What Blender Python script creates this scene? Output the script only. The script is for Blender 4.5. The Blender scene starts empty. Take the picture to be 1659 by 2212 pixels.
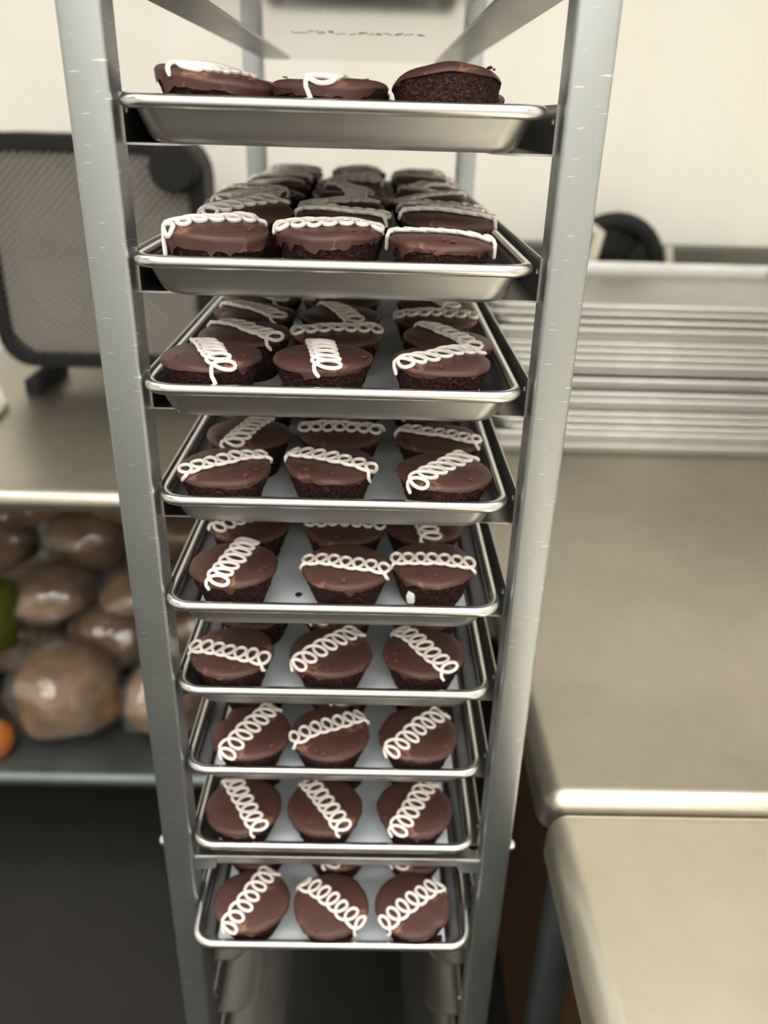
import bpy, math, random
from mathutils import Vector, Matrix, noise

# ------------------------------------------------------------------ camera, world, lights, exposure
S = 0.0254                      # everything is modelled in inches, written out in metres
FL = 57.0                       # model z = 0 is the rim of the first laden tray, 57 in above the floor
def V(x, y, z): return Vector((x * S, y * S, (z + FL) * S))
scene = bpy.context.scene
COL = scene.collection
sin, cos, pi = math.sin, math.cos, math.pi

cam_data = bpy.data.cameras.new('camera')
cam = bpy.data.objects.new('camera', cam_data)
COL.objects.link(cam)
yaw, pit, rol = .018, .454, .030
fw = Vector((sin(yaw) * cos(pit), cos(yaw) * cos(pit), -sin(pit)))
rt = Vector((cos(yaw), -sin(yaw), 0)); up = rt.cross(fw)
r2 = rt * cos(rol) + up * sin(rol); u2 = -rt * sin(rol) + up * cos(rol)
M = Matrix((r2, u2, -fw)).transposed().to_4x4()
M.translation = V(.979, -18.477, -.192)
cam.matrix_world = M
cam_data.sensor_fit = 'HORIZONTAL'; cam_data.sensor_width = 36
cam_data.lens = 36 * 1741.9 / 1659
cam_data.clip_start = .02; cam_data.clip_end = 50
cam_data.dof.use_dof = True
cam_data.dof.focus_distance = 18.8 * S
cam_data.dof.aperture_fstop = 6.6
scene.camera = cam

world = bpy.data.worlds.new('world'); scene.world = world; world.use_nodes = True
world.node_tree.nodes['Background'].inputs[0].default_value = (.9, .88, .82, 1)
world.node_tree.nodes['Background'].inputs[1].default_value = .15
LAMP = 7.0                      # strength of the ceiling light panels
scene.view_settings.view_transform = 'Standard'
scene.view_settings.look = 'None'
scene.view_settings.exposure = 0.0
scene.view_settings.gamma = 1
scene.view_settings.use_curve_mapping = False

# ------------------------------------------------------------------ materials
def mat(name, base, rough=.5, metal=0.0, spec=.5, emit=None, **kw):
    m = bpy.data.materials.new(name); m.use_nodes = True
    b = m.node_tree.nodes['Principled BSDF']
    b.inputs['Base Color'].default_value = (*base, 1)
    b.inputs['Roughness'].default_value = rough
    b.inputs['Metallic'].default_value = metal
    b.inputs['Specular IOR Level'].default_value = spec
    if emit:
        b.inputs['Emission Color'].default_value = (*emit[:3], 1)
        b.inputs['Emission Strength'].default_value = emit[3]
    return m
def N(m, t, **kw):
    n = m.node_tree.nodes.new(t)
    for k, v in kw.items():
        if k in n.inputs.keys() if hasattr(n.inputs, 'keys') else False: n.inputs[k].default_value = v
        else: setattr(n, k, v)
    return n
def L(m, a, b): m.node_tree.links.new(a, b)
def bsdf(m): return m.node_tree.nodes['Principled BSDF']
def coords(m, scale=(1, 1, 1), kind='Object'):
    t = N(m, 'ShaderNodeTexCoord'); mp = N(m, 'ShaderNodeMapping')
    mp.inputs['Scale'].default_value = scale
    L(m, t.outputs[kind], mp.inputs['Vector']); return mp.outputs[0]
def ntex(m, vec, scale, detail=3, rough=.5):
    n = N(m, 'ShaderNodeTexNoise'); n.inputs['Scale'].default_value = scale
    n.inputs['Detail'].default_value = detail; n.inputs['Roughness'].default_value = rough
    L(m, vec, n.inputs['Vector']); return n.outputs['Fac']
def ramp(m, fac, stops):
    r = N(m, 'ShaderNodeValToRGB')
    while len(r.color_ramp.elements) < len(stops): r.color_ramp.elements.new(.5)
    for e, (p, c) in zip(r.color_ramp.elements, stops):
        e.position = p; e.color = (*c, 1) if len(c) == 3 else c
    L(m, fac, r.inputs['Fac']); return r.outputs['Color']
def g(v): return (v, v, v)
def mixc(m, fac, a, b):
    x = N(m, 'ShaderNodeMix', data_type='RGBA')
    if hasattr(fac, 'links'): L(m, fac, x.inputs['Factor'])
    else: x.inputs['Factor'].default_value = fac
    for k, c in ((6, a), (7, b)):
        if hasattr(c, 'links'): L(m, c, x.inputs[k])
        else: x.inputs[k].default_value = (*c, 1)
    return x.outputs[2]
def bump(m, h, strength, dist=.001, into=None):
    b = N(m, 'ShaderNodeBump'); b.inputs['Strength'].default_value = strength
    b.inputs['Distance'].default_value = dist
    L(m, h, b.inputs['Height']); L(m, b.outputs[0], bsdf(m).inputs['Normal']); return b

def metal(name, c, rough, streak=(1, 1, 60), sc=20, rvar=.08, bmp=.05, scratches=0, cvar=.12, blotch=0):
    """brushed metal: stretched grain in roughness, colour and fine relief"""
    m = mat(name, c, rough, 1.0)
    v = coords(m, streak); n = ntex(m, v, sc, 4, .6)
    v2 = coords(m, (1, 1, 1)); n2 = ntex(m, v2, 14, 3, .55)
    mr = N(m, 'ShaderNodeMapRange'); mr.inputs['To Min'].default_value = rough - rvar; mr.inputs['To Max'].default_value = rough + rvar
    L(m, n2, mr.inputs['Value']); L(m, mr.outputs[0], bsdf(m).inputs['Roughness'])
    col = mixc(m, n, tuple(x * (1 - cvar) for x in c), tuple(min(1, x * (1 + cvar)) for x in c))
    if blotch:
        nb = ntex(m, coords(m), 3.2, 3, .6)
        f = ramp(m, nb, [(.42, g(0)), (.62, g(blotch))])
        col = mixc(m, f, col, tuple(x * .55 for x in c))
    if scratches:
        vs = coords(m, (70, 70, 700)); w = N(m, 'ShaderNodeTexNoise'); w.inputs['Scale'].default_value = 1; w.inputs['Detail'].default_value = 1
        L(m, vs, w.inputs['Vector'])
        f = ramp(m, w.outputs['Fac'], [(.69, g(0)), (.73, g(scratches * .7))])
        col = mixc(m, f, col, (.95, .95, .93))
    L(m, col, bsdf(m).inputs['Base Color'])
    bump(m, n, bmp, .0005)
    return m
M_POST = metal('extruded_aluminium', (.45, .475, .485), .44, (60, 60, 1.5), 18, .05, .04, scratches=.8, cvar=.05, blotch=.15)
M_SLIDE = metal('slide_aluminium', (.5, .49, .47), .34, (30, 1, 30), 30, .08, .1, cvar=.15)
M_RIM = metal('pan_bead_aluminium', (.74, .735, .72), .26, (1.5, 1.5, 1.5), 60, .05, .03, cvar=.08)
M_PAN = metal('pan_wall_aluminium', (.46, .45, .43), .38, (1.5, 1.5, 30), 40, .06, .06, cvar=.1, blotch=.18)
M_PANB = metal('pan_bottom_aluminium', (.60, .59, .57), .07, (2, 20, 2), 20, .02, .015, cvar=.08, blotch=.15)
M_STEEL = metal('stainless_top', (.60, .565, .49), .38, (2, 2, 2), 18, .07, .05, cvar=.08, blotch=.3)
M_STEEL_NEAR = metal('stainless_top_pale', (.80, .75, .63), .42, (2, 2, 2), 18, .06, .05, cvar=.06, blotch=.12)  # paler base colour than the far table's top
M_STEEL2 = metal('stainless_edge', (.7, .69, .66), .28, (2, 2, 2), 20, .06, .03)
M_GALV = metal('galvanised_steel', (.24, .28, .29), .5, (2, 2, 2), 30, .08, .06, blotch=.4)
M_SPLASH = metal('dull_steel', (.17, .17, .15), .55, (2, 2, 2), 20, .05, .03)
M_BOLT = mat('bolt_metal', (.85, .86, .86), .22, 1.0)

def frosting_mat():
    m = mat('chocolate_coating', (.10, .04, .03), .46, 0, .32)
    v = coords(m); n = ntex(m, v, 26, 3)
    base = mixc(m, n, (.066, .030, .0245), (.092, .042, .034))
    # hairline cracks and scuffs showing a paler, orange-brown chocolate
    nz = N(m, 'ShaderNodeTexNoise'); nz.inputs['Scale'].default_value = 60; L(m, v, nz.inputs['Vector'])
    ad = N(m, 'ShaderNodeVectorMath', operation='MULTIPLY_ADD')
    L(m, nz.outputs['Color'], ad.inputs[0]); ad.inputs[1].default_value = (.012, .012, .012); L(m, v, ad.inputs[2])
    vo = N(m, 'ShaderNodeTexVoronoi', feature='DISTANCE_TO_EDGE'); vo.inputs['Scale'].default_value = 62
    L(m, ad.outputs[0], vo.inputs['Vector'])
    crack = ramp(m, vo.outputs['Distance'], [(.0, g(1)), (.055, g(0))])
    msk = ramp(m, ntex(m, v, 34, 2), [(.50, g(0)), (.60, g(.85))])
    mu = N(m, 'ShaderNodeMath', operation='MULTIPLY'); L(m, crack, mu.inputs[0]); L(m, msk, mu.inputs[1])
    c2 = mixc(m, mu.outputs[0], base, (.30, .135, .075))
    sp = ramp(m, ntex(m, v, 210, 1), [(.735, g(0)), (.76, g(.6))])
    c3 = mixc(m, sp, c2, (.27, .12, .07))
    L(m, c3, bsdf(m).inputs['Base Color'])
    n2 = ntex(m, v, 90, 3); bump(m, n2, .35, .0014)
    return m
M_FROST = frosting_mat()
def cake_mat():
    m = mat('cake_crumb', (.04, .016, .014), .9, 0, .15)
    v = coords(m)
    n = ntex(m, v, 520, 4, .7)
    c = ramp(m, n, [(.34, (.010, .004, .004)), (.5, (.038, .015, .013)), (.68, (.11, .048, .038))])
    L(m, c, bsdf(m).inputs['Base Color'])
    vo = N(m, 'ShaderNodeTexVoronoi'); vo.inputs['Scale'].default_value = 620; L(m, v, vo.inputs['Vector'])
    ma = N(m, 'ShaderNodeMath', operation='ADD'); L(m, n, ma.inputs[0]); L(m, vo.outputs['Distance'], ma.inputs[1])
    bump(m, ma.outputs[0], 1.0, .0014)
    return m
M_CAKE = cake_mat()
M_ICING = mat('white_icing', (.93, .87, .82), .38, 0, .4)
M_CREAM = mat('white_cream', (.9, .9, .87), .5)
M_PEEL = mat('exposed_chocolate', (.15, .062, .034), .7, 0, .2)
def paper_mat():
    m = mat('parchment', (.6, .65, .7), .55)
    n = ntex(m, coords(m), 40, 4)
    L(m, mixc(m, n, (.66, .72, .78), (.78, .82, .86)), bsdf(m).inputs['Base Color'])
    bump(m, n, .15, .001)
    return m
M_PAPER = paper_mat()
M_INK = mat('ink', (.02, .02, .025), .8)

def wall_mat(name, c1, c2, reflection_streaks=True):
    m = mat(name, c1, .45)
    n = ntex(m, coords(m, (9, 9, .5) if reflection_streaks else (2, 2, 2)), 1.0, 3)  # vertical streaks in the colour stand in for soft reflections on the wall
    L(m, mixc(m, n, c1, c2), bsdf(m).inputs['Base Color'])
    bump(m, ntex(m, coords(m, (1, 1, 1)), 60, 2), .15, .001)
    return m
M_WALL = wall_mat('painted_wall', (.82, .79, .715), (.88, .865, .81))
M_CEIL = mat('ceiling_tile', (.82, .79, .73), .8)
M_TBAR = mat('ceiling_grid', (.8, .79, .76), .5)
def floor_mat():
    m = mat('dark_rubber_floor', (.03, .028, .024), .75)
    n = ntex(m, coords(m), 9, 4)
    L(m, mixc(m, n, (.020, .019, .016), (.032, .029, .025)), bsdf(m).inputs['Base Color'])
    bump(m, ntex(m, coords(m), 160, 2), .3, .002)
    return m
M_FLOOR = floor_mat()
M_GLOW = mat('light_diffuser', (.9, .9, .9), .5, emit=(1, .975, .92, LAMP))
M_BLACK = mat('black_plastic', (.010, .010, .010), .6, 0, .25)
M_RUBBER = mat('black_rubber', (.02, .02, .02), .7)
M_GRILLE = mat('grey_wire', (.42, .40, .37), .4, .6)
M_BLADE = mat('fan_blade', (.16, .16, .15), .45)
M_PALE = mat('pale_plastic', (.62, .60, .5), .5)
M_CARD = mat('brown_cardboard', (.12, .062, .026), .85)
def bread_mat():
    m = mat('bread_crust', (.3, .19, .11), .8)
    n = ntex(m, coords(m), 14, 4, .6)
    L(m, ramp(m, n, [(.3, (.13, .065, .03)), (.5, (.36, .20, .10)), (.75, (.55, .36, .20))]), bsdf(m).inputs['Base Color'])
    bump(m, n, .5, .004)
    return m
M_BREAD = bread_mat()
M_GREEN = mat('green_film', (.07, .08, .006), .35)
M_ORANGE = mat('orange_peel', (.55, .17, .03), .5)
def bag_mat():
    m = bpy.data.materials.new('clear_plastic_film'); m.use_nodes = True
    nt = m.node_tree; nt.nodes.remove(nt.nodes['Principled BSDF'])
    out = nt.nodes['Material Output']
    tr = nt.nodes.new('ShaderNodeBsdfTransparent'); tr.inputs[0].default_value = (.93, .93, .93, 1)
    gl = nt.nodes.new('ShaderNodeBsdfGlossy'); gl.inputs['Roughness'].default_value = .16
    df = nt.nodes.new('ShaderNodeBsdfDiffuse'); df.inputs[0].default_value = (.6, .58, .56, 1)
    t = nt.nodes.new('ShaderNodeTexCoord'); n = nt.nodes.new('ShaderNodeTexNoise'); n.inputs['Scale'].default_value = 16; n.inputs['Detail'].default_value = 3
    nt.links.new(t.outputs['Object'], n.inputs['Vector'])
    b = nt.nodes.new('ShaderNodeBump'); b.inputs['Strength'].default_value = .9; b.inputs['Distance'].default_value = .012
    nt.links.new(n.outputs['Fac'], b.inputs['Height'])
    nt.links.new(b.outputs[0], gl.inputs['Normal'])
    m1 = nt.nodes.new('ShaderNodeMixShader'); m1.inputs[0].default_value = .08
    nt.links.new(tr.outputs[0], m1.inputs[1]); nt.links.new(df.outputs[0], m1.inputs[2])
    m2 = nt.nodes.new('ShaderNodeMixShader'); m2.inputs[0].default_value = .13
    nt.links.new(m1.outputs[0], m2.inputs[1]); nt.links.new(gl.outputs[0], m2.inputs[2])
    nt.links.new(m2.outputs[0], out.inputs['Surface'])
    return m
M_BAG = bag_mat()

# ------------------------------------------------------------------ mesh helpers (inches)
class MB:
    def __init__(s): s.v = []; s.f = []
    def add(s, vs, fs):
        o = len(s.v); s.v += [tuple(p) for p in vs]; s.f += [tuple(i + o for i in f) for f in fs]
    def box(s, x0, x1, y0, y1, z0, z1):
        s.add([(x0,y0,z0),(x1,y0,z0),(x1,y1,z0),(x0,y1,z0),(x0,y0,z1),(x1,y0,z1),(x1,y1,z1),(x0,y1,z1)],
              [(0,3,2,1),(4,5,6,7),(0,1,5,4),(1,2,6,5),(2,3,7,6),(3,0,4,7)])
    def prism(s, pts, axis, a, b):
        """closed outline pts (2-D) extruded along axis from a to b"""
        n = len(pts); P = []
        for t in (a, b):
            for p, q in pts:
                P.append({'x': (t, p, q), 'y': (p, t, q), 'z': (p, q, t)}[axis])
        F = [tuple(range(n))[::-1], tuple(range(n, 2 * n))]
        F += [(i, (i + 1) % n, n + (i + 1) % n, n + i) for i in range(n)]
        s.add(P, F)
    def tube(s, path, r, seg=8, closed=False, cap=True):
        P = [Vector(p) for p in path]; n = len(P)
        rad = r if isinstance(r, (list, tuple)) else [r] * n
        T = []
        for i in range(n):
            a = P[(i - 1) % n] if (closed or i) else P[0]
            b = P[(i + 1) % n] if (closed or i < n - 1) else P[-1]
            d = b - a; T.append(d.normalized() if d.length > 1e-9 else Vector((0, 0, 1)))
        ref = Vector((0, 0, 1)) if abs(T[0].z) < .9 else Vector((1, 0, 0))
        nrm = (ref - T[0] * ref.dot(T[0])).normalized()
        vs = []
        for i in range(n):
            nrm = nrm - T[i] * nrm.dot(T[i]); nrm.normalize()
            bn = T[i].cross(nrm)
            for k in range(seg):
                a = 2 * pi * k / seg
                vs.append(P[i] + (nrm * cos(a) + bn * sin(a)) * rad[i])
        fs = []
        for i in range(n if closed else n - 1):
            j = (i + 1) % n
            for k in range(seg):
                l = (k + 1) % seg
                fs.append((i * seg + k, j * seg + k, j * seg + l, i * seg + l)[::-1])
        if not closed and cap:
            fs.append(tuple(range(seg))[::-1][::-1]); fs.append(tuple((n - 1) * seg + k for k in range(seg))[::-1])
        s.add(vs, fs)
    def lathe(s, prof, seg=24, c=(0, 0, 0), fn=None):
        """prof: (r, z) rows; r = 0 rows become single points"""
        idx = []; vs = []
        for j, (r, z) in enumerate(prof):
            if r == 0:
                idx.append([len(vs)] * seg); vs.append((c[0], c[1], c[2] + z)); continue
            row = []
            for k in range(seg):
                a = 2 * pi * k / seg; rr, zz = (r, z) if fn is None else fn(j, a, r, z)
                row.append(len(vs)); vs.append((c[0] + rr * cos(a), c[1] + rr * sin(a), c[2] + zz))
            idx.append(row)
        fs = []
        for j in range(len(prof) - 1):
            for k in range(seg):
                l = (k + 1) % seg
                q = [idx[j][k], idx[j][l], idx[j + 1][l], idx[j + 1][k]]
                o = []
                for i in q:
                    if i not in o: o.append(i)
                if len(o) > 2: fs.append(tuple(o))
        s.add(vs, fs)
    def mesh(s, name, m, smooth=True, bevel=None):
        me = bpy.data.meshes.new(name)
        me.from_pydata([(x * S, y * S, z * S) for x, y, z in s.v], [], s.f)
        me.materials.append(m)
        if smooth:
            me.polygons.foreach_set('use_smooth', [True] * len(me.polygons))
            me.set_sharp_from_angle(angle=math.radians(42))
        me.update()
        return me
    def obj(s, name, m, parent=None, smooth=True, bev=0, loc=None):
        o = bpy.data.objects.new(name, s.mesh(name, m, smooth)); COL.objects.link(o)
        if parent: o.parent = parent
        if loc is not None: o.location = loc
        if bev:
            b = o.modifiers.new('bevel', 'BEVEL'); b.width = bev * S; b.segments = 2; b.limit_method = 'ANGLE'; b.angle_limit = .7
        return o
def tag(o, label, cat, group=None):
    o['label'] = label; o['category'] = cat
    if group: o['group'] = group
    return o
def thing(name, label, cat, x, y, z, group=None, rz=0):
    o = bpy.data.objects.new(name, None); COL.objects.link(o)
    o.empty_display_size = .05
    o.location = V(x, y, z); o.rotation_euler = (0, 0, rz)
    return tag(o, label, cat, group)
def structure(name, mb, m, **k):
    o = mb.obj(name, m, loc=V(0, 0, 0), **k); o['kind'] = 'structure'; return o

# ------------------------------------------------------------------ room shell
XL, XR, YF, YB, ZC = -95, 75, -120, 58, 46
b = MB(); b.box(XL - 4, XR + 4, YF - 4, YB + 4, -FL - 4, -FL); structure('floor', b, M_FLOOR)
b = MB(); b.box(XL - 4, XR + 4, YF - 4, YB + 4, ZC, ZC + 4); structure('ceiling', b, M_CEIL)
b = MB(); b.box(XL, XR, YB, YB + 4, -FL, ZC); structure('wall_back', b, M_WALL)
b = MB(); b.box(XL, XR, YF - 4, YF, -FL, ZC); structure('wall_front', b, M_WALL)
b = MB(); b.box(XL - 4, XL, YF, YB, -FL, ZC); structure('wall_left', b, M_WALL)
b = MB(); b.box(XR, XR + 4, YF, YB, -FL, ZC); structure('wall_right', b, M_WALL)
b = MB(); b.box(XL, XR, YB - .5, YB, -FL, -FL + 4); structure('baseboard_back', b, M_RUBBER)

def ceiling_light(x, y, where):
    t = thing('ceiling_light', 'fluorescent ceiling panel ' + where, 'ceiling light', x, y, ZC, 'ceiling light panels')
    b = MB()
    for a in ((-25, 25, -13, -12), (-25, 25, 12, 13), (-25, -24, -12, 12), (24, 25, -12, 12)):
        b.box(*a, -1.2, 0)
    b.obj('light_frame', M_TBAR, t, smooth=False)
    b = MB(); b.box(-24, 24, -12, 12, -.7, -.3); b.obj('diffuser', M_GLOW, t, smooth=False)
LIGHTS = [(-40, -60, 'above the aisle, front left'), (20, -60, 'above the aisle, front right'), (-12, -26, 'overhead, just before the rack'),
          (-50, 10, 'above the left counter'), (34, -8, 'above the right tables'), (30, -100, 'near the front wall, right'), (-20, -100, 'near the front wall')]
for l in LIGHTS: ceiling_light(*l)

# ------------------------------------------------------------------ the rack
PX = (-5.42, -4.50, 4.78, 5.70)          # outer and inner faces of the posts
PT = .94
RY0, RY1 = 0.0, 24.1
TOPZ, BOTZ = 13.0, -52.0
rack = thing('bakery_rack', 'tall narrow aluminium bakery rack loaded with trays of chocolate cupcakes', 'rack', .14, 12, -FL)
def rloc(x, y, z): return V(x, y, z) - rack.location
def roundrect2(x0, x1, y0, y1, r, n=4):
    P = []
    for cx, cy, a0 in ((x1 - r, y1 - r, 0), (x0 + r, y1 - r, 90), (x0 + r, y0 + r, 180), (x1 - r, y0 + r, 270)):
        for k in range(n + 1):
            a = math.radians(a0 + 90 * k / n); P.append((cx + r * cos(a), cy + r * sin(a)))
    return P
for y0 in (RY0, RY1):
    for x0 in (PX[0], PX[2]):
        b = MB(); b.prism(roundrect2(0, .92, 0, PT, .11), 'z', BOTZ, TOPZ)
        b.obj('post', M_POST, rack, loc=rloc(x0, y0, 0))
PITCH = 2.985
ZO = [0, -.15, 0, 0, .07, .08, .03, 0, 0, 0]      # each pan sits a little differently
def slide_mesh(s):
    """L-shaped tray slide: upright web on the post, flange under the pan, front corner of flange rounded"""
    b = MB(); w, t, fl = .97, .045, 1.32
    y0, y1 = .62, RY1 + .5
    b.box(0, t, y0, y1, 0, w)
    P = [(0, y0 + .02)]
    for k in range(7):
        a = -pi / 2 + k / 6 * pi / 2; P.append((fl - .7 + .7 * cos(a), y0 + .72 + .7 * sin(a)))
    for k in range(7):
        a = k / 6 * pi / 2; P.append((fl - .7 + .7 * cos(a), y1 - .72 + .7 * sin(a)))
    P.append((0, y1 - .02))
    b.prism(P, 'z', -.05, 0)
    if s < 0:
        b.v = [(-x, y, z) for x, y, z in b.v]; b.f = [f[::-1] for f in b.f]
    return b.mesh('slide', M_SLIDE)
SM = {1: slide_mesh(1), -1: slide_mesh(-1)}
rivet = MB(); rivet.lathe([(0, .05), (.06, .04), (.09, 0), (0, 0)], 10)
rivet.v = [(z, x, y) for x, y, z in rivet.v]
rivet = rivet.mesh('rivet', M_BOLT)
for k in range(-4, 16):
    z = -PITCH * k - .80 + (ZO[k] if 0 <= k < 9 else 0)
    for s, x in ((1, PX[1]), (-1, PX[2])):
        o = bpy.data.objects.new('slide', SM[s]); COL.objects.link(o); o.parent = rack; o.location = rloc(x, 0, z)
        r = bpy.data.objects.new('rivet', rivet); COL.objects.link(r); r.parent = o
        r.location = (s * .045 * S, .62 * S + .25 * S, .62 * S)
        if s < 0: r.rotation_euler = (0, 0, pi)
# braces: mid height front, base and top, all round
def brace(x0, x1, y0, y1, z0, z1, name='brace'):
    b = MB(); b.box(x0, x1, y0, y1, z0, z1); return b.obj(name, M_SLIDE, rack, loc=rloc(0, 0, 0), bev=.03)
brace(PX[1], PX[2], .12, .55, -22.12, -21.80, 'cross_bar')
brace(PX[1], PX[2], RY1 + .2, RY1 + .6, -22.12, -21.80, 'cross_bar')
for s, x in ((1, PX[1]), (-1, PX[2])):
    b = MB(); P = [(0, 0), (s * .55, 0), (s * .68, .08), (s * .72, .2), (s * .72, .45), (0, .45)]
    b.prism(P if s > 0 else P[::-1], 'y', 0, .08); b.obj('gusset', M_POST, rack, loc=rloc(x, .04, -22.3))
for zz in (TOPZ - 1.2, -51.5, -46):
    for yy in (RY0 + .1, RY1 + .1):
        if zz == -46 and yy < 1: continue
        brace(PX[1], PX[2], yy, yy + .7, zz, zz + 1)
    for xx in (PX[0] + .1, PX[2] + .1):
        brace(xx, xx + .7, RY0 + PT, RY1, zz, zz + 1)
bolt = MB(); bolt.lathe([(0, .26), (.12, .24), (.2, .15), (.23, 0), (0, 0)], 14)
bolt.v = [(z, x, y) for x, y, z in bolt.v]
bm_ = bolt.mesh('bolt', M_BOLT)
for x, rz in ((PX[3], 0), (PX[0], pi)):
    for y in (.47, RY1 + .47):
        o = bpy.data.objects.new('bolt', bm_); COL.objects.link(o); o.parent = rack; o.location = rloc(x, y, -21.5); o.rotation_euler = (0, 0, rz)
for x in (PX[0] + .46, PX[2] + .46):
    for y in (RY0 + .47, RY1 + .47):
        c = MB(); c.box(-.7, .7, -.9, .9, -52.2, -52); c.box(-.62, -.5, -.6, .9, -55.2, -52.2); c.box(.5, .62, -.6, .9, -55.2, -52.2)
        co = c.obj('caster', M_GALV, rack, loc=rloc(x, y, 0), smooth=False)
        w = MB(); w.lathe([(0, -.45), (1.5, -.45), (1.9, -.3), (2.0, 0), (1.9, .3), (1.5, .45), (0, .45)], 20)
        w.v = [(z, x_, y_) for x_, y_, z in w.v]
        w.obj('wheel', M_RUBBER, co, loc=(0, .3 * S, -55.0 * S))

# ------------------------------------------------------------------ trays
ORD = ['first', 'second', 'third', 'fourth', 'fifth', 'sixth', 'seventh', 'eighth', 'ninth']
TY = [-.23, -.39, -.53, -.26, -.60, -.33, -.25, -.37, -1.60]
TX = .025
HX, TL = 4.48, 25.9
def rrect(hx, y0, y1, r, n=8):
    P = []
    for cx, cy, a0 in ((hx - r, y1 - r, 0), (-hx + r, y1 - r, 90), (-hx + r, y0 + r, 180), (hx - r, y0 + r, 270)):
        for k in range(n + 1):
            a = math.radians(a0 + 90 * k / n); P.append((cx + r * cos(a), cy + r * sin(a)))
    return P
def sweep(rows, cap0=False, cap1=False, wob=0):
    """rows: (inset from outer edge, z, corner radius) -> one skin of rounded-rectangle rings"""
    b = MB(); n = None; vs = []
    for ins, z, r in rows:
        R = rrect(HX - ins, ins, TL - ins, r); n = len(R)
        vs += [(x, y, z) for x, y in R]
    fs = []
    for j in range(len(rows) - 1):
        for k in range(n):
            l = (k + 1) % n; fs.append((j * n + k, j * n + l, (j + 1) * n + l, (j + 1) * n + k))
    if cap0: fs.append(tuple(range(n))[::-1])
    if cap1: fs.append(tuple((len(rows) - 1) * n + k for k in range(n)))
    b.add(vs, fs); return b
RB = .145
def tray_meshes():
    bead = []
    for k in range(13):
        a = 2 * pi * k / 12
        ins = RB - RB * cos(a + pi / 2 + pi / 2) ; z = RB * sin(a + pi)
        bead.append((RB + RB * cos(a), RB * sin(a), .55 - RB * cos(a)))
    rim = sweep(bead)
    wall_out = [(.27, -.02, .50), (.30, -.12, .5), (.33, -.2, .52), (.43, -.5, .58), (.50, -.68, .60), (.56, -.76, .62), (.66, -.80, .62)]
    wall_in = [(.66, -.76, .62), (.60, -.73, .62), (.53, -.65, .6), (.47, -.48, .58), (.37, -.2, .52), (.31, -.05, .5), (.27, -.02, .50)]
    pan = sweep(wall_out[::-1] and (wall_in + wall_out))
    bot = sweep([(.66, -.76, .62), (.9, -.755, .6), (.9, -.805, .6), (.66, -.80, .62)])
    # floor of the pan as one plate
    plate = MB(); R = rrect(HX - .66, .66, TL - .66, .62)
    n = len(R); plate.add([(x, y, -.80) for x, y in R] + [(x, y, -.76) for x, y in R],
                          [tuple(range(n))[::-1], tuple(range(n, 2 * n))] + [(k, (k + 1) % n, n + (k + 1) % n, n + k) for k in range(n)])
    return rim.mesh('bead', M_RIM), pan.mesh('pan_wall', M_PAN), plate.mesh('pan_bottom', M_PANB)
RIM, WALL, PLATE = tray_meshes()
def tray(i, label):
    y = TY[i] if i >= 0 else -.3
    t = thing('baking_tray', label, 'baking tray', TX, y, -PITCH * i + (ZO[i] if i >= 0 else 0), 'long aluminium baking trays on the rack')
    for n, me in (('rolled_rim', RIM), ('pan_wall', WALL), ('pan_bottom', PLATE)):
        o = bpy.data.objects.new(n, me); COL.objects.link(o); o.parent = t
    return t
t0 = tray(-1, 'aluminium tray above the topmost cupcakes, only its shiny underside showing')
# faint, worn marker scribble on the underside of the upper tray (illegible in the photo)
rs = random.Random(5); b = MB(); x = -1.9
while x < 2.2:
    w = rs.uniform(.12, .3)
    for q in range(rs.choice((1, 2))):
        a = rs.uniform(-.5, .5); yy = rs.uniform(-.35, .35)
        P = [(x + w * k / 4, 11.3 + yy + a * (k / 4 - .5) + .12 * sin(k * 2 + x), 0) for k in range(5)]
        b.tube(P, .022, 4)
    x += w + rs.uniform(.04, .16)
b.v = [(x, y, -.806 + z * .2) for x, y, z in b.v]
b.obj('marker_scribble', M_INK, t0)
for i in range(9):
    tray(i, 'aluminium baking tray carrying the %s level of cupcakes from the top' % ORD[i])
    p = thing('parchment_sheet', 'pale parchment under the cupcakes on the %s laden tray from the top' % ORD[i], 'parchment', TX, TY[i], -PITCH * i + ZO[i] - .755, 'parchment sheets in the trays')
    b = MB(); nx, ny = 14, 30; x0, x1, y0, y1 = -3.78, 3.72, .70, 25.0
    rp = random.Random(i)
    vs = []
    for j in range(ny + 1):
        for k in range(nx + 1):
            u, v = k / nx, j / ny
            X = x0 + (x1 - x0) * u; Y = y0 + (y1 - y0) * v
            Z = .012 + .008 * noise.noise(Vector((X * .8, Y * .8, i * 3)))
            if i == 7 and u > .75 and j < 4: Z += .5 * (u - .75) * (4 - j) / 4 * 1.6 * (u - .75) * 4
            vs.append((X, Y, max(Z, .004)))
    fs = [(j * (nx + 1) + k, j * (nx + 1) + k + 1, (j + 1) * (nx + 1) + k + 1, (j + 1) * (nx + 1) + k) for j in range(ny) for k in range(nx)]
    b.add(vs, fs); o = b.obj('sheet', M_PAPER, p)
    sm = o.modifiers.new('solidify', 'SOLIDIFY'); sm.thickness = .006 * S; sm.offset = 1

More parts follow.
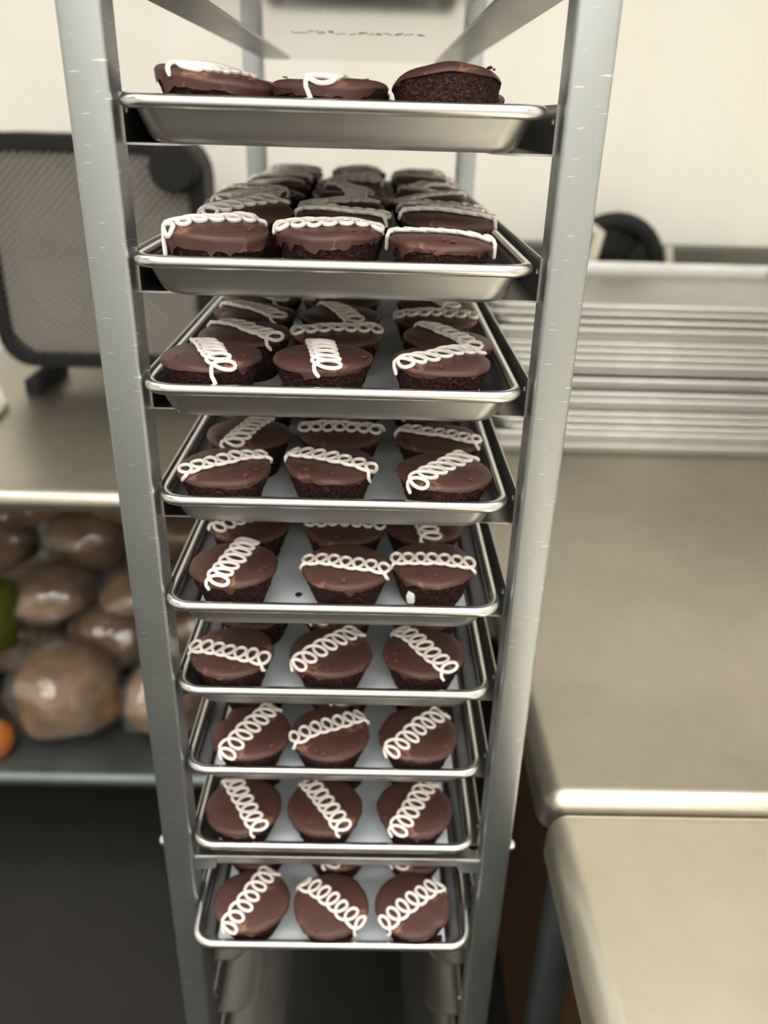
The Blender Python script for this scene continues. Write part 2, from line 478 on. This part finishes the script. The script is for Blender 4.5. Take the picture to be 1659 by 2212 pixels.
# ------------------------------------------------------------------ cupcakes
HT = 1.26                                   # height of the coated top above the base
def fnoise(a, seed, f): return noise.noise(Vector((cos(a) * f, sin(a) * f, seed * 7.3)))
def outline(seed, R, notch):
    def rr(a):
        r = R * (1 + .04 * fnoise(a, seed, 1.1) + .028 * fnoise(a, seed + 50, 3.2) + .012 * fnoise(a, seed + 60, 8))
        for na, nw, nd in notch:
            d = (a - na + pi) % (2 * pi) - pi
            r -= nd * math.exp(-(d / nw) ** 2)
        return r
    return rr
PROF = [(.002, .055), (.25, .05), (.5, .042), (.72, .026), (.86, .003), (.93, -.025), (.975, -.065), (1.0, -.12), (1.0, -.15), (.992, 0), (.972, 0), (.94, -.16)]
def frosting(seed, R, notch, hem, dome=0):
    b = MB(); rr = outline(seed, R, notch); seg = 72
    def fn(j, a, r, z):
        k = rr(a)
        h = -hem - .12 * fnoise(a, seed + 9, 1.8) - .12 * abs(fnoise(a, seed + 20, 4.5)) - .45 * max(0, fnoise(a, seed + 31, 5) - .22)
        h = min(h, -.165)
        zz = z
        if j == 9: zz = h + .02
        elif j == 10: zz = h
        elif j == 11: zz = h * .6
        zz += dome * (1 - min(1, r) ** 2) + .05 * noise.noise(Vector((r * k * cos(a) * 1.3, r * k * sin(a) * 1.3, seed * 3.1)))
        return r * k * (1 - .02 * (j in (9,))), HT + zz
    b.lathe(PROF, seg, fn=fn)
    return b.mesh('coating', M_FROST)
def cake(seed, R, notch, dome=0, taper=.61):
    b = MB(); rr = outline(seed, R, notch); seg = 80
    rows = [(0, 0), (taper, 0), (taper + .03, .03)] + [(taper + .04 + (.925 - taper) * (k / 9) ** .95, .04 + 1.06 * k / 9) for k in range(1, 10)] + [(.9, HT - .08), (.6, HT - .04 + dome * .5), (.002, HT - .05 + dome * .9)]
    def fn(j, a, r, z):
        k = R + (rr(a) - R) * (r / .965) ** 2
        d = 1 + (.035 * noise.noise(Vector((cos(a) * 7, sin(a) * 7, z * 7 + seed))) + .03 * noise.noise(Vector((cos(a) * 16, sin(a) * 16, z * 14 + seed))) if 2 <= j <= 11 else 0)
        return r * k * d, z
    b.lathe(rows, seg, fn=fn)
    return b.mesh('cake', M_CAKE)
def icing(seed, R, notch, length, loops, off=0.0, flip=1, wide=.30, tail=.12):
    rr = outline(seed, R, notch); rnd = random.Random(seed)
    def surf(x, y):
        a = math.atan2(y, x); rho = math.hypot(x, y); k = rr(a)
        q = rho / k; zn = .05 * noise.noise(Vector((x * 1.3, y * 1.3, seed * 3.1)))
        lim = .93
        if q < lim:
            z = .055 - .06 * (q / .94) ** 3; return x, y, HT + z + zn
        e = (q - lim) * k                                   # arc length past the shoulder runs down the side
        ang = min(e / .11, pi / 2)
        r = lim * k + .11 * sin(ang); z = -.01 - .11 * (1 - cos(ang)) - max(0, e - .11 * pi / 2)
        return r * cos(a), r * sin(a), HT + z + zn * .5
    P = []; n = loops * 18
    A = .225; half = length / 2
    for i in range(n + 1):
        t = i / n; ph = 2 * pi * loops * t
        s_ = -half + length * t + A * sin(ph) * (1 + .15 * fnoise(t * 9, seed, 2))
        w_ = flip * (wide * (1 + .16 * fnoise(t * 11, seed + 4, 2))) * cos(ph) + .05 * fnoise(t * 3, seed + 8, 1.5) + off
        x, y, z = surf(s_, w_)
        P.append((x, y, z + .036 + .045 * (1 + sin(ph + .8)) * .5))
    # trailing tails at both ends run down the side
    s0, w0 = -half, flip * wide + off
    for end, sg in ((0, -1), (-1, 1)):
        tl = []
        for k in range(1, 6):
            tt = k / 5
            x, y, z = surf(sg * (half + (tail + rnd.uniform(0, .05)) * tt), w0 + sg * .0 - flip * .10 * tt)
            tl.append((x, y, z + .045))
        P = (tl[::-1] + P) if sg < 0 else (P + tl)
    b = MB(); rad = [.050 * (1 + .10 * noise.noise(Vector((i * .2, seed, 0)))) for i in range(len(P))]
    rad[0] = rad[-1] = .03
    b.tube(P, rad, 7)
    return b.mesh('icing_squiggle', M_ICING)

def dirname(a):
    a %= 180
    if a < 17 or a > 163: return 'running side to side'
    if 75 < a < 105: return 'running front to back'
    return 'slanting back right' if a < 90 else 'slanting back left'
COLN = ['left', 'middle', 'right']
ROWN = ['front row', 'second row', 'third row', 'fourth row', 'fifth row', 'sixth row', 'seventh row', 'eighth row', 'ninth row', 'rearmost row']
pool = {}
def cupcake(i, row, col, x, y, ang, R=1.235, length=2.5, seed=None, tilt=(0, 0), notch=(), hem=.15, lift=0, loops=7, label=None, flip=1, ice=True, off=0.0, tail=.12, wide=.31, zs=None, dome=0, taper=.61):
    z = -PITCH * i + ZO[i] - .735 + lift
    lab = label or 'chocolate cupcake on %s laden tray from top, %s %s, squiggle %s' % (ORD[i], ROWN[row], COLN[col], dirname(ang))
    t = thing('cupcake', lab, 'cupcake', x, y, z, 'iced chocolate cupcakes on the rack trays')
    t.rotation_euler = (math.radians(tilt[0]), math.radians(tilt[1]), 0)
    t.scale = (1, 1, zs or {0: .90, 1: 1.10}.get(i, 1.0))
    a = math.radians(ang)
    if row < 2 or seed is not None:
        seed = seed if seed is not None else i * 17 + row * 5 + col + 1
        nt = [(math.radians(na - ang), nw, nd) for na, nw, nd in notch]
        meshes = (cake(seed, R, nt, dome, taper), frosting(seed, R, nt, hem, dome), icing(seed, R, nt, length, loops, off, flip, wide, tail))
    else:
        key = (i * 3 + row * 5 + col * 2) % 8
        if key not in pool:
            pool[key] = (cake(200 + key, 1.23, ()), frosting(200 + key, 1.23, (), .15), icing(200 + key, 1.23, (), 2.5, 7, 0, 1 if key % 2 else -1))
        meshes = pool[key]
    for n, me in zip(('cake', 'coating', 'icing_squiggle'), meshes):
        if n == 'icing_squiggle' and not ice: continue
        o = bpy.data.objects.new(n, me); COL.objects.link(o); o.parent = t; o.rotation_euler = (0, 0, a)
    if row < 2:
        # a few broken flakes of coating lying near the rim
        rf = random.Random(i * 31 + row * 7 + col)
        for q in range(3 if row == 0 else 1):
            th = math.radians(rf.uniform(195, 345)); rad = R * rf.uniform(.72, .9); w = rf.uniform(.035, .075)
            b = MB(); m5 = [(w * rf.uniform(.6, 1.5) * cos(u * 2 * pi / 6), w * rf.uniform(.5, 1.1) * sin(u * 2 * pi / 6)) for u in range(6)]
            b.prism(m5, 'z', 0, .03)
            f = b.obj('chocolate_flake', M_PEEL, t, smooth=False)
            f.location = (cos(th) * rad * S, sin(th) * rad * S, (HT + .035 + dome * .25) * S); f.rotation_euler = (rf.uniform(-.15, .15), rf.uniform(-.15, .15), rf.uniform(0, 3))
    return t

# front rows, one by one: (tray, row, column, x, y, angle of the squiggle, options)
CUP = [
 (0,0,0,-2.72,1.25,64,dict(tilt=(3,8.5),lift=.12,R=1.30,length=2.3,hem=.28,tail=.3,zs=.96,label='cupcake tilted up at its left, icing drips on front, highest laden tray, left')),
 (0,0,1,-.12,1.28,84,dict(tilt=(1,0),R=1.26,length=2.8,hem=.24,tail=.3,zs=.97,label='cupcake with two white icing drips over its front, middle of highest laden tray')),
 (0,0,2,2.50,1.35,95,dict(tilt=(-13,-3),lift=.18,R=1.20,hem=.03,length=2.0,ice=False,zs=.92,dome=.26,taper=.84,label='cupcake tipped back showing its bare crumb side, right of highest laden tray')),
 (1,0,0,-2.78,1.0,40,dict(length=2.9,tilt=(4,3),lift=.04,tail=.4,wide=.22,hem=.30,notch=((70,.3,.05),),label='cupcake with long icing drips hanging down its front, second laden tray, front left')),
 (1,0,1,-.13,1.12,8,dict(length=2.55,off=-.15,hem=.25)),
 (1,0,2,2.42,.98,172,dict(length=2.6,tail=.3,off=-.1,tilt=(0,2),hem=.19,zs=1.0)),
 (1,1,0,-2.40,3.5,48,dict(length=2.7,tilt=(6,0),lift=.10,zs=1.16)),(1,1,1,.12,3.6,160,dict(tilt=(3,0),lift=.06)),(1,1,2,2.76,3.45,172,dict(tilt=(2,2),lift=.06,zs=1.14)),
 (2,0,0,-3.0,.92,111,dict(length=2.8,tail=.3,wide=.31)),
 (2,0,1,-.30,1.03,99,dict(length=2.6,wide=.33)),
 (2,0,2,2.62,1.0,36,dict(length=2.7,tail=.15)),
 (2,1,0,-2.54,3.3,138,dict(length=2.7)),(2,1,1,-.05,3.4,10,{}),(2,1,2,2.86,3.2,122,dict(tilt=(0,5))),
 (2,2,0,-2.66,5.75,137,dict(seed=71,notch=((200,.25,.25),))),(2,2,1,-.06,5.8,112,dict(seed=72)),(2,2,2,2.78,5.6,2,dict(seed=73)),
 (2,3,0,-2.7,8.2,127,dict(seed=74)),(2,3,1,-.12,8.2,20,dict(seed=75)),(2,3,2,2.88,8.0,112,dict(seed=76)),
 (3,0,0,-2.89,.98,33,dict(length=2.45,flip=-1)),
 (3,0,1,-.12,1.30,155,dict(length=2.75,notch=((243,.13,.16),))),
 (3,0,2,2.87,.95,52,dict(length=2.85)),
 (3,1,0,-2.60,3.45,75,dict(length=2.55,wide=.31)),(3,1,1,.02,3.72,177,dict(length=2.4,flip=-1)),(3,1,2,2.90,3.4,158,dict(length=2.55)),
 (4,0,0,-2.80,1.0,76,dict(length=2.65,wide=.31)),
 (4,0,1,.33,1.0,168,dict(length=2.5,off=.12)),
 (4,0,2,2.74,1.25,176,dict(length=2.4,off=.1,notch=((205,.3,.06),),label='cupcake with a white cream spot on its side, fifth laden tray, front right')),
 (4,1,0,-2.72,3.5,40,dict(length=2.3,off=.1)),(4,1,1,.19,3.45,179,dict(length=2.45,flip=-1)),(4,1,2,2.60,3.75,97,{}),
 (5,0,0,-3.0,1.05,165,dict(length=2.5,off=.28)),
 (5,0,1,-.11,1.12,46,dict(length=2.8,off=.12)),
 (5,0,2,2.63,1.20,124,dict(length=2.7)),
 (6,0,0,-2.60,1.0,61,dict(length=2.85,notch=((150,.22,.20),),label='cupcake with a nibbled rear left edge on seventh laden tray, front row left')),
 (6,0,1,-.15,1.0,27,dict(length=2.6,off=.15,flip=-1)),
 (6,0,2,2.60,1.05,48,dict(length=2.95)),
 (7,0,0,-2.95,.95,121,dict(length=2.7)),
 (7,0,1,-.30,.95,123,dict(length=2.55)),
 (7,0,2,2.62,.95,62,dict(length=2.8)),
 (8,0,0,-2.66,-.25,63,dict(length=2.9,off=.05)),
 (8,0,1,-.04,-.38,141,dict(length=2.85)),
 (8,0,2,2.66,-.33,40,dict(length=2.9,flip=-1,notch=((310,.16,.12),),label='cupcake with a fallen crumb beside it on lowest tray, front row right')),
]
for i, r, c, x, y, a, k in CUP:
    t = cupcake(i, r, c, x, y + {3: .14, 6: .1}.get(i, .06), a, **k)
    if (i, r, c) == (4, 0, 2):
        b = MB(); rs = random.Random(3)
        b.lathe([(0, .05), (.1, .045), (.17, .02), (.16, -.03), (0, -.03)], 14, fn=lambda j, a_, r_, z_: (r_ * (1 + .45 * noise.noise(Vector((cos(a_) * 2.5, sin(a_) * 2.5, 4)))), z_))
        b.v = [(x_ * .75, y_ * 1.2, z_) for x_, y_, z_ in b.v]
        o = b.obj('cream_spot', M_CREAM, t); th = math.radians(235)
        o.location = (cos(th) * 1.06 * S, sin(th) * 1.06 * S, .58 * S); o.rotation_euler = (math.radians(90), 0, th + pi / 2)
# rows behind, seen between and over the front ones
rr_ = random.Random(11)
EX = {0: range(1, 5), 1: range(2, 9), 2: range(4, 6), 3: range(2, 6), 4: range(2, 6), 5: range(1, 5), 6: range(1, 5), 7: range(1, 5), 8: range(1, 5)}
for i, rows in EX.items():
    yfirst = {0: 1.3, 8: -.3}.get(i, 1.05)
    for r in rows:
        for c in range(3):
            ang = rr_.choice((8, 35, 48, 60, 95, 120, 138, 150, 172))
            if (i, r, c) == (8, 1, 1): ang = 80
            cupcake(i, r, c, (-2.72, .02, 2.78)[c] + rr_.uniform(-.1, .1), yfirst + r * 2.5 + rr_.uniform(-.05, .05), ang, length=2.5, tilt=(rr_.uniform(-1, 5) if i == 1 else rr_.uniform(-2, 2), rr_.uniform(-5, 5) if i == 1 else rr_.uniform(-2, 2)), lift=.07 if i == 1 else .03, zs=rr_.uniform(1.0, 1.18) if i == 1 else None)
# loose crumbs
for i, x, y, s_, lab in ((3, 1.15, 1.5, .09, 'small brown crumb on fourth laden tray parchment, right of middle cupcake'),
                         (3, -1.05, 2.4, .05, 'tiny crumb between left and middle cupcakes, fourth laden tray'),
                         (4, -1.05, 1.35, .10, 'dark crumb left of the middle cupcake on fifth laden tray'),
                         (8, 3.05, -1.45 + .72, .0, None)):
    if not lab: continue
    b = MB(); b.lathe([(0, 0), (s_, .01), (s_ * 1.1, .04), (s_ * .6, .08), (0, .09)], 9, fn=lambda j, a_, r_, z_: (r_ * (1 + .5 * noise.noise(Vector((cos(a_) * 2, sin(a_) * 2, x)))), z_))
    o = b.obj('crumb', M_CAKE, loc=V(x, y, -PITCH * i + ZO[i] - .735)); tag(o, lab, 'crumb', 'crumbs on the parchment')
b = MB(); b.prism([(-.22, 0), (.2, .0), (.2, .42), (-.1, .38)], 'z', 0, .16)
o = b.obj('crumb', M_CAKE, loc=V(3.45, -1.0, -PITCH * 8 - .735), bev=.04); tag(o, 'large dark crumb beside front right cupcake on lowest tray', 'crumb', 'crumbs on the parchment')

# ------------------------------------------------------------------ right: two stainless tables
TZ = -21.0
def table(name_label, x0, x1, y0, y1, legs, splash=False, radius=.75, top=None):
    t = thing('steel_table', name_label, 'table', (x0 + x1) / 2, (y0 + y1) / 2, -FL)
    def lo(x, y, z): return V(x, y, z) - t.location
    # worktop: one skin whose free edges roll over and down
    rows = []
    def ring(ins, z, r):
        P = []
        for cx, cy, a0 in ((x1 - r, y1 - r, 0), (x0 + r, y1 - r, 90), (x0 + r, y0 + r, 180), (x1 - r, y0 + r, 270)):
            for k in range(7):
                a = math.radians(a0 + 15 * k); P.append((cx + (r - ins) * cos(a), cy + (r - ins) * sin(a), z))
        return P
    R = []
    for k in range(9):
        a = pi / 2 * k / 8; R.append(ring(radius - radius * sin(a), TZ - radius + radius * cos(a), max(radius, .8)))
    R.append(ring(0, TZ - 1.5, .8)); R.append(ring(.12, TZ - 1.62, .8)); R.append(ring(.3, TZ - 1.6, .8))
    n = len(R[0]); b = MB(); vs = [p for q in R for p in q]; fs = [tuple(range(n))]
    fs += [(j * n + k, (j + 1) * n + k, (j + 1) * n + (k + 1) % n, j * n + (k + 1) % n) for j in range(len(R) - 1) for k in range(n)]
    fs.append(tuple((len(R) - 1) * n + k for k in range(n))[::-1])
    b.add(vs, fs); b.obj('worktop', top or M_STEEL, t, loc=lo(0, 0, 0))
    for lx, ly in legs:
        b = MB(); b.lathe([(0, -FL + 3), (.8, -FL + 3), (.8, TZ - 1.6), (0, TZ - 1.6)], 18)
        l = b.obj('leg', M_GALV, t, loc=lo(lx, ly, 0))
        b = MB(); b.lathe([(0, -FL), (.95, -FL), (1.0, -FL + .5), (.7, -FL + 1.2), (.7, -FL + 3), (0, -FL + 3)], 16); b.obj('foot', M_STEEL2, l)
    if splash:
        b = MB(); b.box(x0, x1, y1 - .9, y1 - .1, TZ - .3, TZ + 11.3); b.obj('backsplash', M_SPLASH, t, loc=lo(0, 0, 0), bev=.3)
    return t, lo
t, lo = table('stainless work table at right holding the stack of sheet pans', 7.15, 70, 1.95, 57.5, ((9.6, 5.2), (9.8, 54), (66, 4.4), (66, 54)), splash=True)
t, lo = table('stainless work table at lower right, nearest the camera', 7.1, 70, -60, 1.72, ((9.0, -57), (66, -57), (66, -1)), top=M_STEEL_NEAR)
# cardboard box under the far table
t = thing('cardboard_box', 'brown cardboard carton on the floor under the right tables', 'box', 20, 20, -FL)
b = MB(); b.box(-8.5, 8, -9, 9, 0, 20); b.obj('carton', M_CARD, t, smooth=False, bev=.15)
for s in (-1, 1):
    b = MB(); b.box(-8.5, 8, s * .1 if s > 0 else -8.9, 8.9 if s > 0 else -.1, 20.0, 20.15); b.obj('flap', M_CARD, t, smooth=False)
# stack of sheet pans
def sheet_pan_mesh(hx=13, hy=9, h=1.0):
    b = MB(); rows = [(0, -.08), (-.04, .08), (.05, .19), (.17, .2), (.22, .1), (.62, -.7), (.75, -.8), (.75, -.84), (.6, -.8), (.2, -.12), (.06, -.17), (0, -.08)]
    vs = []; n = 0
    for ins, z in rows:
        R = roundrect2(-hx + ins, hx - ins, -hy + ins, hy - ins, .9 - min(ins, .3), 4); n = len(R); vs += [(x, y, z) for x, y in R]
    fs = [(j * n + k, j * n + (k + 1) % n, (j + 1) * n + (k + 1) % n, (j + 1) * n + k) for j in range(len(rows) - 1) for k in range(n)]
    fs.append(tuple(7 * n + k for k in range(n))[::-1]); fs.append(tuple(6 * n + k for k in range(n)))
    b.add(vs, fs); return b.mesh('sheet_pan', M_SHEET)
M_SHEET = metal('sheet_pan_aluminium', (.56, .55, .53), .48, (1, 1, 20), 20, .07, .04, cvar=.1, blotch=.2)
SP = sheet_pan_mesh(); rs = random.Random(8); NP = 21
for k in range(NP):
    z = TZ + .85 + k * .475
    where = 'bottom' if k == 0 else 'topmost' if k == NP - 1 else None
    names = ['bottom', 'second lowest', 'third lowest', 'fourth lowest', 'fifth lowest', 'sixth lowest', 'seventh lowest', 'eighth lowest', 'ninth lowest', 'tenth lowest', 'middle', 'tenth highest', 'ninth highest', 'eighth highest', 'seventh highest', 'sixth highest', 'fifth highest', 'fourth highest', 'third highest', 'second highest', 'topmost']
    o = bpy.data.objects.new('sheet_pan', SP); COL.objects.link(o)
    o.location = V(22.2 + rs.uniform(-.5, .5) + (-.9 if k > 14 else 0), 42.2 + rs.uniform(-.25, .25), z)
    tag(o, 'aluminium sheet pan, %s of the nested stack on right table' % names[k], 'sheet pan', 'nested sheet pans stacked on the right table')

# small black fan in a pale bracket behind the pan stack
def ring(b, c, r, tr, axis='y', n=32, seg=8):
    P = []
    for k in range(n):
        a = 2 * pi * k / n; P.append((c[0] + r * cos(a), c[1], c[2] + r * sin(a)))
    b.tube(P, tr, seg, closed=True)
t = thing('round_fan', 'small round black fan in pale bracket behind the sheet pan stack', 'fan', 21.4, 53.9, TZ)
b = MB(); ring(b, (0, 0, 9.6), 3.9, .75); b.obj('fan_ring', M_BLACK, t)
b = MB(); b.lathe([(0, -1.2), (1.1, -1.1), (1.3, 0), (1.1, 1), (0, 1.1)], 18); b.v = [(x, z, y + 9.6) for x, y, z in b.v]; b.obj('motor', M_BLACK, t)
b = MB(); b.lathe([(0, .5), (3.9, .5), (3.9, .8), (0, .8)], 28); b.v = [(x, z, y + 9.6) for x, y, z in b.v]; b.obj('rear_cover', M_BLACK, t)
for k in range(4):
    b = MB(); a = k * pi / 2 + .4
    P = [(1.0 * cos(a - .3), 1.0 * sin(a - .3)), (3.4 * cos(a - .45), 3.4 * sin(a - .45)), (3.5 * cos(a), 3.5 * sin(a)), (3.3 * cos(a + .4), 3.3 * sin(a + .4)), (1.0 * cos(a + .3), 1.0 * sin(a + .3))]
    b.prism([(x, z + 9.6) for x, z in P], 'y', -.2, .1); b.obj('blade', M_BLACK, t)
b = MB(); b.tube([(-4.2, -1.3, 3), (-3.2, -1.5, 5), (-2.5, -1.5, 9), (-1.8, -1.4, 12.6), (-3.6, -1.2, 13.6)], .55, 8); b.tube([(5.2, 0, 2), (5.2, 0, 9), (4.7, 0, 11.5)], .4, 8); b.tube([(-4.2, -1.3, 3), (-2, 0, 1.4), (2, 0, 1.4), (5.2, 0, 2)], .5, 8)
b.obj('bracket', M_PALE, t)
b = MB(); b.lathe([(0, 0), (2.2, 0), (2.2, .5), (1, 1.4), (0, 1.5)], 24); b.obj('base', M_PALE, t)

# ------------------------------------------------------------------ left: stainless counter with under-shelf
t = thing('steel_counter', 'stainless counter at left with a lower shelf of bagged bread', 'counter', -42, 40, -FL)
def lo(x, y, z): return V(x, y, z) - t.location
cx0, cx1, cy0, cy1 = -90, 4.5, 25.6, 57.2
b = MB(); P = [(cy0 + .7, TZ), (cy1, TZ), (cy1, TZ - .1), (cy0 + 1.5, TZ - .12)]
for k in range(9):
    a = -pi / 2 - pi * k / 8; P.append((cy0 + .7 + .7 * cos(a), TZ - .7 + .7 * sin(a)))
P = [(cy1, TZ), (cy1, TZ - 1.4)] + [(cy0 + .7 + .7 * cos(-pi / 2 - pi * k / 12), TZ - .7 + .7 * sin(-pi / 2 - pi * k / 12)) for k in range(13)]
b.prism(P, 'x', cx0, cx1); b.obj('worktop', M_STEEL, t, loc=lo(0, 0, 0))
SZ = -45.2
P = [(cy1, SZ), (cy1, SZ - 1.2)] + [(cy0 + 2.2 + .6 * cos(-pi / 2 - pi * k / 12), SZ - .6 + .6 * sin(-pi / 2 - pi * k / 12)) for k in range(13)]
b = MB(); b.prism(P, 'x', cx0 + 1, cx1 - 1); b.obj('lower_shelf', M_GALV, t, loc=lo(0, 0, 0))
for lx in (cx0 + 3, -44, cx1 - 2.2):
    for ly in (cy0 + 3.2, cy1 - 2):
        b = MB(); b.lathe([(0, -FL), (.8, -FL), (.8, TZ - 1.4), (0, TZ - 1.4)], 16); b.obj('leg', M_GALV, t, loc=lo(lx, ly, 0))

# big square fan on the counter
FX, FY, FZ0, FW, FH = -20.4, 47.5, TZ, 8.6, 8.6
t = thing('box_fan', 'square black-framed fan with grey grille standing on the left counter', 'fan', FX, FY, TZ)
b = MB(); zc = 10.6
outer = roundrect2(-FW, FW, zc - FH, zc + FH, 2.6, 6); inner = roundrect2(-FW + 1.2, FW - 1.2, zc - FH + 1.2, zc + FH - 1.2, 1.9, 6)
n = len(outer); vs = []
for P, y in ((outer, -2.2), (outer, 2.2), (inner, 2.2), (inner, -2.2)): vs += [(x, y, z) for x, z in P]
fs = [(j * n + k, j * n + (k + 1) % n, ((j + 1) % 4) * n + (k + 1) % n, ((j + 1) % 4) * n + k) for j in range(4) for k in range(n)]
b.add(vs, fs); b.obj('fan_frame', M_BLACK, t, bev=.2)
b = MB(); gw = FW - 1.15; gh = FH - 1.15
def clip(c, sg):
    # line z = sg * x + c clipped to the grille opening
    pts = []
    for x in (-gw, gw):
        z = sg * x + c
        if abs(z) <= gh: pts.append((x, z))
    for z in (-gh, gh):
        x = (z - c) / sg
        if abs(x) < gw: pts.append((x, z))
    return pts[:2] if len(pts) >= 2 else None
for k in range(-38, 39):
    for sg in (-1, 1):
        q = clip(k * .62, sg)
        if q and math.hypot(q[0][0] - q[1][0], q[0][1] - q[1][1]) > 2.2:
            b.tube([(x, -1.8 - .06 * sg, zc + z) for x, z in q], .1, 4)
o = b.obj('grille', M_GRILLE, t)
b = MB(); b.lathe([(0, -.6), (1.0, -.6), (1.3, -.2), (1.3, 1.4), (0, 1.5)], 20); b.v = [(x, z - .9, y + zc) for x, y, z in b.v]; b.obj('hub', M_BLACK, t)
for k in range(5):
    a = 2 * pi * k / 5; P = [(1.1 * cos(a - .4), 1.1 * sin(a - .4)), (6.9 * cos(a - .5), 6.9 * sin(a - .5)), (7.3 * cos(a - .1), 7.3 * sin(a - .1)), (6.8 * cos(a + .4), 6.8 * sin(a + .4)), (1.1 * cos(a + .4), 1.1 * sin(a + .4))]
    b = MB(); b.prism([(x, z + zc) for x, z in P], 'y', .2, .45); b.obj('blade', M_BLADE, t)
b = MB(); b.lathe([(0, -.8), (1.5, -.8), (1.75, -.4), (1.75, .6), (0, .7)], 24); b.v = [(x + 6.6, z - 2.7, y + zc + 6.6) for x, y, z in b.v]; b.obj('speed_knob', M_BLACK, t)
for s in (-1, 1):
    b = MB(); b.box(s * 6 - .6, s * 6 + .6, -3.4, 3.4, 0, 1.3); b.obj('foot', M_BLACK, t, bev=.15)
b = MB(); b.box(-FW + .6, FW - .6, 1.9, 2.1, zc - FH + .8, zc + FH - .8); b.obj('back_panel', mat('dark_grey_plastic', (.10, .10, .095), .6), t, smooth=False)
# pale cable hanging beside the fan onto the counter
b = MB(); b.tube([(-31.0, 46, TZ + 9), (-30.6, 45.2, TZ + 6), (-29.8, 44.2, TZ + 3), (-28.6, 43, TZ + .9), (-27.3, 41, TZ + .35), (-26.6, 36, TZ + .3), (-26.2, 31, TZ + .3)], .28, 8)
b.v = [(x + 28, y - 43, z - TZ) for x, y, z in b.v]
o = b.obj('power_cable', M_PALE, loc=V(-28, 43, TZ)); tag(o, 'pale power cable beside the square fan on the left counter', 'cable')

# bagged bread on the lower shelf
def bread(x, y, z, sx, sy, sz, seed, label, kind='round', bag=True, rz=0, m=None):
    t = thing('bagged_bread' if bag else 'package', label, 'bread' if bag else 'package', x, y, z, 'bagged loaves on the lower shelf' if bag else None, rz)
    b = MB(); rows = []
    for k in range(13):
        a = -pi / 2 + pi * k / 12; c = max(0, cos(a)) ** .8
        rows.append((0 if k in (0, 12) else c, .5 + .5 * (abs(sin(a)) ** .9) * (1 if a > 0 else -1)))
    def mk(sc, amp, f):  # uneven lump
        q = MB()
        q.lathe(rows, 28, fn=lambda j, a_, r_, z_: (r_ * (1 + amp * noise.noise(Vector((cos(a_) * f * r_, sin(a_) * f * r_, z_ * f + seed)))), z_))
        q.v = [(X * sx * sc, Y * sy * sc, .15 + (Z * sz) * sc * (1 if Z < .9 else 1)) for X, Y, Z in q.v]
        return q
    mk(.90, .30, 1.6).obj('loaf', m or M_BREAD, t)
    if bag:
        q = mk(1.0, .30, 1.9); q.v = [(X, Y, Z - .12) for X, Y, Z in q.v]
        q.obj('plastic_bag', M_BAG, t)
SH = SZ
BR = [(-33.4, 32.6, 0, 4.4, 4.0, 6.2, 'far left of the front row'), (-23.0, 33.0, 0, 4.7, 4.4, 7.4, 'the big round one in front'), (-14.6, 33.4, 0, 3.5, 4.2, 7.0, 'front row, just left of the rack post'), (-7.2, 33.5, 0, 3.7, 4.2, 6.0, 'front row, seen behind the rack'),
      (-30.6, 41.4, 0, 4.6, 4.1, 6.5, 'second row low, behind the green packet'), (-21.6, 41.6, 0, 4.2, 4.0, 6.8, 'second row low, behind the big round one'), (-13.2, 41.6, 0, 4.0, 4.0, 7.2, 'second row low, left of the rack'), (-5.0, 41.6, 0, 3.9, 4.0, 6.6, 'second row low, behind the rack'),
      (-26.4, 39.6, 6.3, 4.4, 3.6, 4.6, 'lying on the second row, left'), (-17.2, 39.9, 6.6, 4.7, 3.6, 4.2, 'lying on the second row, centre'), (-8.2, 39.8, 6.4, 4.2, 3.6, 4.8, 'lying on the second row, behind the rack'),
      (-33.8, 47.4, 6.0, 4.3, 3.7, 6.0, 'upper back, far left'), (-24.8, 47.6, 6.2, 4.3, 3.7, 6.6, 'upper back, left of centre'), (-15.8, 47.6, 6.4, 4.3, 3.7, 6.0, 'upper back, right of centre'), (-6.8, 47.6, 6.2, 4.2, 3.7, 6.2, 'upper back, behind the rack'),
      (-29.4, 46.0, 11.8, 4.4, 3.4, 4.6, 'top of the pile, left'), (-20.4, 46.0, 12.4, 4.5, 3.4, 4.4, 'top of the pile, centre'), (-11.4, 46.0, 12.2, 4.3, 3.4, 4.4, 'top of the pile, right'),
      (-29.0, 49.4, 0, 4.4, 3.6, 6.0, 'bottom back, left'), (-20.2, 49.4, 0, 4.4, 3.6, 6.2, 'bottom back, centre'), (-11.2, 49.4, 0, 4.4, 3.6, 6.2, 'bottom back, right')]
for k, (x, y, z, sx, sy, sz, w) in enumerate(BR):
    bread(x, y, SH + z, sx, sy, sz, k * 3.7, 'brown loaf in clear plastic bag, ' + w, rz=(k * 1.37) % .9 - .45)
b = MB()
t = thing('packet', 'olive green packet leaning between bread bags at the left edge', 'packet', -30.2, 36.2, SH + 5.2)
b.lathe([(0, 0), (.8, .05), (1.0, .3), (1.05, .6), (.9, .85), (0, .95)], 20, fn=lambda j, a, r, z: (r * (1 + .15 * noise.noise(Vector((cos(a) * 2, sin(a) * 2, z * 3)))), z)); b.v = [(x * 3.0, y * 1.6, z * 7) for x, y, z in b.v]; b.obj('packet_body', M_GREEN, t)
b = MB(); b.box(-1.8, 1.8, -.15, .15, 6.3, 7.4); b.obj('packet_seal', M_GREEN, t)
b = MB(); b.lathe([(0, 0), (1.2, .05), (1.7, .8), (1.6, 1.8), (.9, 2.5), (0, 2.7)], 18)
o = b.obj('bread_roll', M_ORANGE, loc=V(-27.9, 29.9, SH)); tag(o, 'small orange-brown roll at the left end of the lower shelf', 'bread roll')
